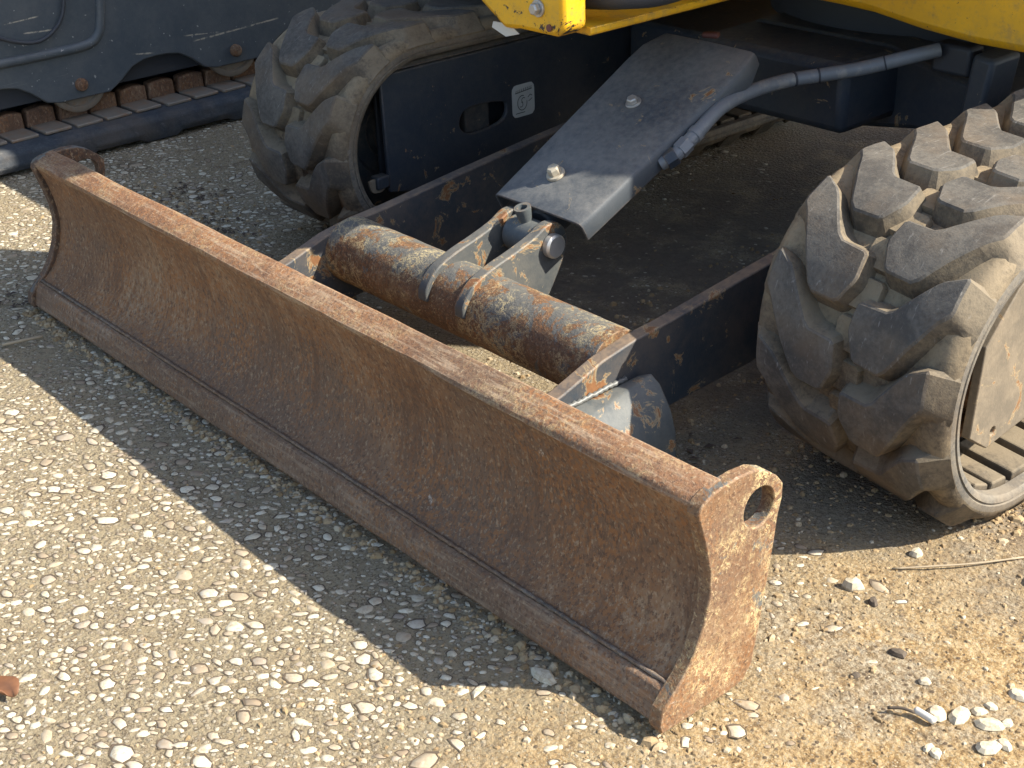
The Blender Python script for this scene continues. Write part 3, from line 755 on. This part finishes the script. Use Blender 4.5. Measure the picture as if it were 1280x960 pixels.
def track(x0, x1, inner_low, s_in, s_out, label):
    # carcass
    xm = (x0 + x1) / 2
    side = [(.030, -.024), (.022, -.034), (.003, -.034), (-.001, -.030), (-.002, -.023), (.001, -.0215), (.001, -.0195), (-.002, -.018), (-.001, -.008), (.004, .003), (.018, .013), (.034, .0145), (.060, .007), (.100, .0005)]
    cs = [(x0 + u, h) for u, h in side] + [(xm, .002)] + [(x1 - u, h) for u, h in side[::-1]] + [(xm, -.025)]
    NS = len(side)
    ss = []
    s = -LS
    while s < 0: ss.append(s); s += .05
    ss += [ARC * i / 44 for i in range(45)]
    s = ARC + .05
    while s < ARC + LS: ss.append(s); s += .05
    ss += [ARC + LS + ARC * i / 30 for i in range(30)]
    k = len(cs); V = [tp(x, s, h) for s in ss for x, h in cs]; F = []; MI = []
    for i in range(len(ss)):
        i2 = (i + 1) % len(ss)
        for j in range(k):
            j2 = (j + 1) % k; F.append((i * k + j, i * k + j2, i2 * k + j2, i2 * k + j)); MI.append(1 if (j < 9 or 2 * NS + 1 - 9 <= j < 2 * NS + 1) else 0)
    t = mesh('rubber_track', V, F, ['belt', 'rim'], ex, 40, 0, MI); t['label'] = label
    mid = (x0 + x1) / 2; half = (x1 - x0) / 2
    low = lug_rings(lambda u: x0 + u * (x1 - x0) / .385); high = lug_rings(lambda u: x1 - u * (x1 - x0) / .385)
    for i in range(NL):
        pad_mesh('tread_lug', low, (s_in if inner_low else s_out) + i * PITCH, t, ['lug', 'flank'])
        pad_mesh('tread_lug', high, (s_out if inner_low else s_in) + i * PITCH, t, ['lug', 'flank'])
    # low step blocks down the middle of the belt
    for i in range(2 * NL):
        w = .030
        pad_mesh('centre_block', block_rings([(mid - w, -.029), (mid + w, -.029), (mid + w, .029), (mid - w, .029)]), s_in - .03 + i * PITCH / 2, t, ['belt', 'belt'], .03, .0004)
    # inside drive ribs
    for i in range(2 * NL):
        sa = i * PITCH / 2
        for xa, xb in ((x0 + .028, mid - .055), (mid + .055, x1 - .028)):
            bm = bmesh.new()
            P = [(xa, -.031), (xb, -.031), (xb, .031), (xa, .031)]
            r1 = [bm.verts.new(tp(x, s + sa, -.022)) for x, s in P]; r2 = [bm.verts.new(tp(x, s * .88 + sa, -.040)) for x, s in P]
            for q in range(4): bm.faces.new((r1[q], r1[(q + 1) % 4], r2[(q + 1) % 4], r2[q]))
            bm.faces.new(r2); bm_mesh('drive_rib', bm, 'flank', t, False, .003)
    return t
TDY = -.022; TYAW = -.085; TROLL = -.055
track(1.582, 1.972, True, .077, .150, 'dusty rubber track with chunky lugs, sunlit on top, right of the blade arms')
TDY = -.012; TYAW = TROLL = 0.0
track(-.030, .380, False, .077, .150, 'grey rubber track with chunky lugs, standing in the shade of the machine')

# ---------- track frames, idlers, rollers
def track_frame(xc, side):
    """side = +1 when the visible side plate faces +x at xc + .175"""
    xo = xc + .175
    slot = chaikin([(.952, .275), (.962, .312), (1.000, .322), (1.090, .314), (1.104, .300), (1.096, .270), (1.060, .258), (.985, .252)], 2)
    out = [(.742, .172), (.738, .446), (1.40, .446), (1.46, .43), (2.12, .43), (2.12, .16), (1.30, .15), (.80, .160)]
    fr = prism('track_frame', out, 'x', xo - .012, xo, 'navy', ex, [slot], 30, .003)
    # sloping shoulder, floor and inner web behind the plate, with a recessed adjuster seen through the slot
    bm = bmesh.new()
    add_prism(bm, [(xo - .004, .4475), (xo - .010, .456), (xo - .09, .484), (xo - .26, .484), (xo - .335, .445), (xo - .335, .20), (xo - .30, .20), (xo - .30, .425), (xo - .06, .430), (xo - .02, .4475)], 'y', .76, 2.1)
    bm_mesh('frame_shoulder', bm, 'shoulder', fr, 30, .003)
    box('grease_adjuster', (xo - .040, 1.030, .288), (.03, .075, .09), 'shoulder', fr)
    box('inner_web', (xo - .085, 1.4, .30), (.01, 1.25, .25), 'black', fr)
    return fr
fl = track_frame(.190, 1)
# decal with tension marks on the left frame, seen between the arms
def decal(parent, x):
    bm = bmesh.new(); y0, y1, z0, z1 = 1.118, 1.190, .262, .342
    P = chaikin([(y0, z0), (y1, z0), (y1, z1), (y0, z1)], 2, .12)
    vs = [bm.verts.new((x, u, v)) for u, v in P]; bm.faces.new(vs)
    def stroke(pts, w):
        for (a, b) in zip(pts, pts[1:]):
            d = Vector((b[0] - a[0], b[1] - a[1])); 
            if d.length < 1e-6: continue
            nn = Vector((-d.y, d.x)).normalized() * w / 2
            q = [bm.verts.new((x + .0008, p[0] + sx * nn.x, p[1] + sx * nn.y)) for p, sx in ((a, 1), (b, 1), (b, -1), (a, -1))]
            bm.faces.new(q).material_index = 1
    stroke([(y0 + .010, z1 - .020), (y1 - .008, z1 - .016)], .0022)
    for i in range(9): stroke([(y0 + .012 + i * .006, z1 - .020 + i * .0005), (y0 + .014 + i * .006, z1 - .013 + i * .0005)], .0018)
    c = (y0 + .032, z0 + .034)
    stroke([(c[0] + .015 * math.cos(a), c[1] + .018 * math.sin(a)) for a in [R_(70 + 13 * i) for i in range(24)]], .0022)
    stroke([(c[0] + .004 + .006 * math.cos(a), c[1] + .006 * math.sin(a) + .006) for a in [R_(40 + 30 * i) for i in range(8)]], .002)
    stroke([(c[0] - .004 + .006 * math.cos(a), c[1] + .006 * math.sin(a) - .004) for a in [R_(80 - 30 * i) for i in range(8)]], .002)
    stroke([(y0 + .010, z0 + .010), (y0 + .040, z0 + .010)], .002); stroke([(y1 - .020, z0 + .034), (y1 - .008, z0 + .040)], .002)
    stroke([(y1 - .022, z0 + .044), (y1 - .014, z0 + .050), (y1 - .008, z0 + .046)], .002)
    for f in bm.faces:
        f.normal_update()
        if f.normal.x < 0: f.normal_flip()
    off = wloc(parent)
    for v in bm.verts: v.co -= off
    me = bpy.data.meshes.new('warning_decal'); bm.to_mesh(me); bm.free(); finish(me, ['white', 'ink'], False)
    o = link('warning_decal', me, parent)
    o['label'] = 'worn white track tension sticker on the dark side of the frame'
decal(fl, .3662)
def idler(xc):
    o = rev('idler_wheel', (xc - .045, YC, ZC), (1, 0, 0), [(0, .06), (.002, .16), (.012, .192), (.078, .192), (.088, .16), (.086, .12), (.075, .11), (.075, .075), (.10, .07), (.104, .05)], 'shoulder', ex, 40)
    bm = bmesh.new(); add_box(bm, (xc + .11, YC + .02, ZC - .01), (.09, .16, .055)); bm_mesh('axle_block', bm, 'navy', o, 30, .006)
    s_ = rev('drive_sprocket', (xc - .03, YR, ZC), (1, 0, 0), [(0, .10), (.002, .19), (.058, .19), (.06, .10)], 'black', ex, 30)
    for i in range(4): rev('track_roller', (xc - .11, 1.08 + i * .29, .135), (1, 0, 0), [(0, .05), (.03, .07), (.07, .072), (.075, .05), (.145, .05), (.15, .072), (.19, .07), (.22, .05)], 'black', ex, 20)
idler(.19); idler(1.77)
# small pale grease plate low in the left track opening
prism('grease_plate', chaikin([(.692, .190), (.700, .178), (.722, .175), (.741, .186), (.742, .208), (.689, .212)], 1, .2), 'x', .352, .358, 'dusty_plate', fl, (), 30, .001)
box('stop_block', (.352, .725, .200), (.03, .035, .03), 'navy', fl)
# right track frame: dusty guard plate on the outer side
fr_o = [(.700, .165), (.752, .128), (1.20, .185), (1.9, .19), (1.9, .45), (.92, .45), (.792, .392), (.716, .316)]
rf = prism('track_frame', fr_o, 'x', 1.918, 1.934, 'dusty_plate', ex, [circle(.765, .155, .007, 10)], 30, .003)
rf['label'] = 'tan dust covered side plate in the right track opening'
bm = bmesh.new(); add_prism(bm, [(1.90, .19), (1.9, .44), (1.86, .478), (1.66, .478), (1.60, .44), (1.60, .19)], 'y', .80, 2.1); bm_mesh('frame_box', bm, 'navy', rf, 30, .004)
rev('idler_hub', (1.86, .770, .225), (1, 0, 0), [(0, .06), (.03, .06), (.032, .045), (.05, .04), (.055, .02)], 'browniron', rf, 24)
box('adjuster_yoke', (1.888, .735, .160), (.03, .055, .03), 'browniron', rf)

# ---------- undercarriage centre (car body) and turntable
cb = prism('car_body', [(.66, .44), (.80, .50), (1.16, .50), (1.32, .46), (1.58, .44), (1.60, .20), (1.40, .32), (1.24, .33), (1.08, .305), (.90, .305), (.76, .33), (.56, .34), (.38, .20), (.38, .44)], 'y', 1.50, 2.0, 'navy', ex, (), 30, .012)
box('pivot_block', (.98, 1.42, .42), (.42, .20, .15), 'navy', cb, None, .02)
box('step_bracket', (1.43, 1.46, .43), (.05, .10, .22), 'navy', cb, Matrix.Rotation(.15, 4, 'Y'), .01)
box('hose_bracket', (1.36, 1.455, .515), (.09, .05, .06), 'black', cb, None, .008)
rev('turntable_ring', (.98, 1.95, .49), (0, 0, 1), [(0, .40), (.08, .40), (.082, .36), (.12, .36)], 'black', ex, 48)
MAT['redrag'] = flat_mat('red_rusty_clip', (.17, .06, .045), .7, 0, .6)
box('clip', (.955, 1.17, .550), (.036, .024, .010), 'redrag', guard, Matrix.Rotation(.5, 4, 'Z'), .004)

# ---------- upper structure
up = prism('upper_body', [(.0, .600), (.62, .600), (.84, .610), (1.13, .606), (1.22, .602), (1.34, .586), (1.46, .577), (1.60, .577), (1.66, .60), (1.95, .86), (1.95, 1.27), (1.90, 1.30), (.0, 1.30)], 'y', 1.345, 3.1, 'yellow', ex, (), 30, .018)
up['label'] = 'yellow lower edge of the excavator house above the tracks'
prism('house_floor', [(.03, .640), (.74, .640), (.74, .66), (.03, .66)], 'y', 1.0, 1.335, 'black', up, (), 30, .004)
prism('cab_front_shadow_caster', [(.02, .664), (.02, 1.06), (.74, 1.06), (.74, .664)], 'y', .995, 1.33, 'yellow', up, (), 30, .02)  # unseen block added to throw shade over the left track
prism('cowl_shadow_caster', [(.95, .78), (1.35, .78), (1.425, .80), (1.425, 1.24), (1.38, 1.32), (.95, 1.32)], 'y', 1.026, 1.335, 'yellow', up, (), 30, .02)  # made-up cowl out of view, shaped to cast the shadow edge on the cover
prism('cab_shell_shadow_caster', [(.02, 1.305), (.02, 2.40), (.86, 2.40), (.90, 1.305)], 'y', 1.62, 2.9, 'black', up, (), 30, .04)  # solid box added out of view so its shadow falls on the second machine
# swing bracket carrying the boom
sw = prism('swing_bracket', [(.755, .715), (.795, .676), (.862, .636), (.905, .641), (1.004, .642), (1.028, .656), (1.028, 1.10), (.755, 1.10)], 'y', .690, .752, 'yellow_chipped', ex, (), 30, .010)
sw['label'] = 'yellow swing bracket with black chips and two bolts above the left track'
prism('boom_foot', [(.715, .72), (.78, .72), (.93, .90), (.96, 1.10), (.95, 1.9), (.72, 2.2), (.60, 2.2), (.60, 1.6), (.68, 1.0)], 'x', .768, 1.016, 'yellow', ex, (), 30, .015)
hexbolt('bolt', (.963, .690, .690), (0, -1, 0), .0115, .016, 'steel', sw)
hexbolt('bolt', (.786, .690, .700), (0, -1, 0), .010, .014, 'steel', sw)
rev('rubber_bush', (.992, .691, .658), (0, -1, 0), [(0, .007), (.004, .007), (.0045, .002)], 'redrag', sw, 12)
prism('paper_tag', [(.805, .628), (.846, .616), (.886, .627), (.86, .642), (.81, .64)], 'y', .706, .708, 'white', sw)
# yellow shelf and black hoses behind the bracket
prism('shelf_plate', [(.80, .636), (1.026, .636), (1.030, .640), (1.030, .652), (.80, .652)], 'y', .758, 1.24, 'yellow', ex, (), 30, .002)
tube('boom_hose', [(.95, .80, .69), (1.05, .82, .70), (1.12, .88, .712), (1.25, .95, .78), (1.4, 1.1, .9)], .022, 'black', ex, 14)

MAT['linkgrey'] = flat_mat('worn_link_steel', (.24, .20, .155), .55, .1, .6, (.22, .14, .085))
# ================================================================== SECOND MACHINE behind on the left
bgm = thing('tracked_machine', 'slate blue tracked machine with rusty rollers parked behind on the left', 'machinery', (-1.25, .8, 0))
# side frame with scalloped lower edge
low = []
for i in range(90):
    y = -.55 + i * .04
    ph = (y - .64) / .52; ph = ph - round(ph)
    d = abs(ph) * .52
    z = .151 + (.075 * (1 - math.exp(-((d - .085) / .07) ** 2)) if d > .085 else 0)
    low.append((y, z))
fp = prism('side_frame', low + [(low[-1][0], 1.5), (low[0][0], 1.5)], 'x', -1.045, -1.02, 'slate', bgm, (), 30, .004)
for yk in (-.40, .12, .64, 1.16, 1.68, 2.20):
    rev('roller_bolt', (-1.0205, yk, .192), (1, 0, 0), [(0, .019), (.010, .019), (.016, .015), (.0175, .009)], 'browniron', fp, 18)
    rl = rev('track_roller', (-1.20, yk, .197), (1, 0, 0), [(0, .07), (.02, .092), (.03, .095), (.115, .070), (.130, .074), (.136, .091), (.160, .091), (.164, .086), (.165, .074), (.158, .070), (.157, .055)], 'linkgrey', bgm, 36)
# raised rim round a recessed panel, upper left
bm = bmesh.new()
P = [Vector((-1.020, -.4, .300)), Vector((-1.018, .2, .2985)), Vector((-1.018, .55, .297)), Vector((-1.018, .672, .301)), Vector((-1.018, .712, .320)), Vector((-1.018, .730, .36)), Vector((-1.018, .745, .46)), Vector((-1.018, .76, .62)), Vector((-1.018, .77, 1.2))]
add_tube(bm, catmull(P, 6), .014, 10); bm_mesh('panel_rim', bm, 'slate', fp, 50)
tube('cable', [(-1.0, .30, .46), (-1.0, .40, .382), (-1.0, .507, .342), (-1.0, .575, .360), (-1.0, .62, .42), (-1.0, .64, .56)], .006, 'black', fp, 8)
# track: rubber edge and rusty links
def belt_poly(): return None
V, F = [], []
ys = [-.6 + .02 * i for i in range(170)]
for y in ys:
    wv = mnoise.noise((y * 3, 0, 0)) * .002
    g_ = .010 * (1 if ((y + .3) % .30) < .17 else 0)
    for x, z in ((-.935, .0 + g_ * 1.2), (-.925, .030), (-.930, .062 + wv), (-.945, .076 + wv), (-.995, .082), (-1.30, .080), (-1.30, .0)): V.append((x, y, z))
k = 7
for i in range(len(ys) - 1):
    for j in range(k): j2 = (j + 1) % k; F.append((i * k + j, i * k + j2, (i + 1) * k + j2, (i + 1) * k + j))
bt = mesh('track_belt', V, F, 'rubber_dark', bgm, 35, .004)
link_me = horn_me = None
for i in range(34):
    y = -.55 + i * .098
    if link_me is None:
        o = box('track_link', (-1.025, y, .0855), (.095, .084, .010), 'linkgrey', bt, Matrix.Rotation(R_(4), 4, 'Z'), .003); link_me = o; oy = y
        bm = bmesh.new(); add_prism(bm, [(y - .046, .082), (y + .044, .082), (y + .042, .132), (y + .006, .139), (y - .040, .133)], 'x', -1.115, -1.072)
        horn_me = bm_mesh('guide_horn', bm, 'browniron', bt, 30, .005)
    else:
        for src in (link_me, horn_me):
            c = src.copy(); COL.objects.link(c); c.parent = bt; c.location = (random.uniform(-.002, .002), y - oy + random.uniform(-.003, .003), random.uniform(-.001, .0015))
prism('chassis_box', [(-1.9, .16), (-1.06, .16), (-1.06, 1.45), (-1.9, 1.45)], 'y', -.55, 2.9, 'black', bgm)
prism('lower_run', [(-1.31, .0), (-1.9, .0), (-1.9, .15), (-1.31, .15)], 'y', -.5, 2.6, 'rubber_dark', bgm)
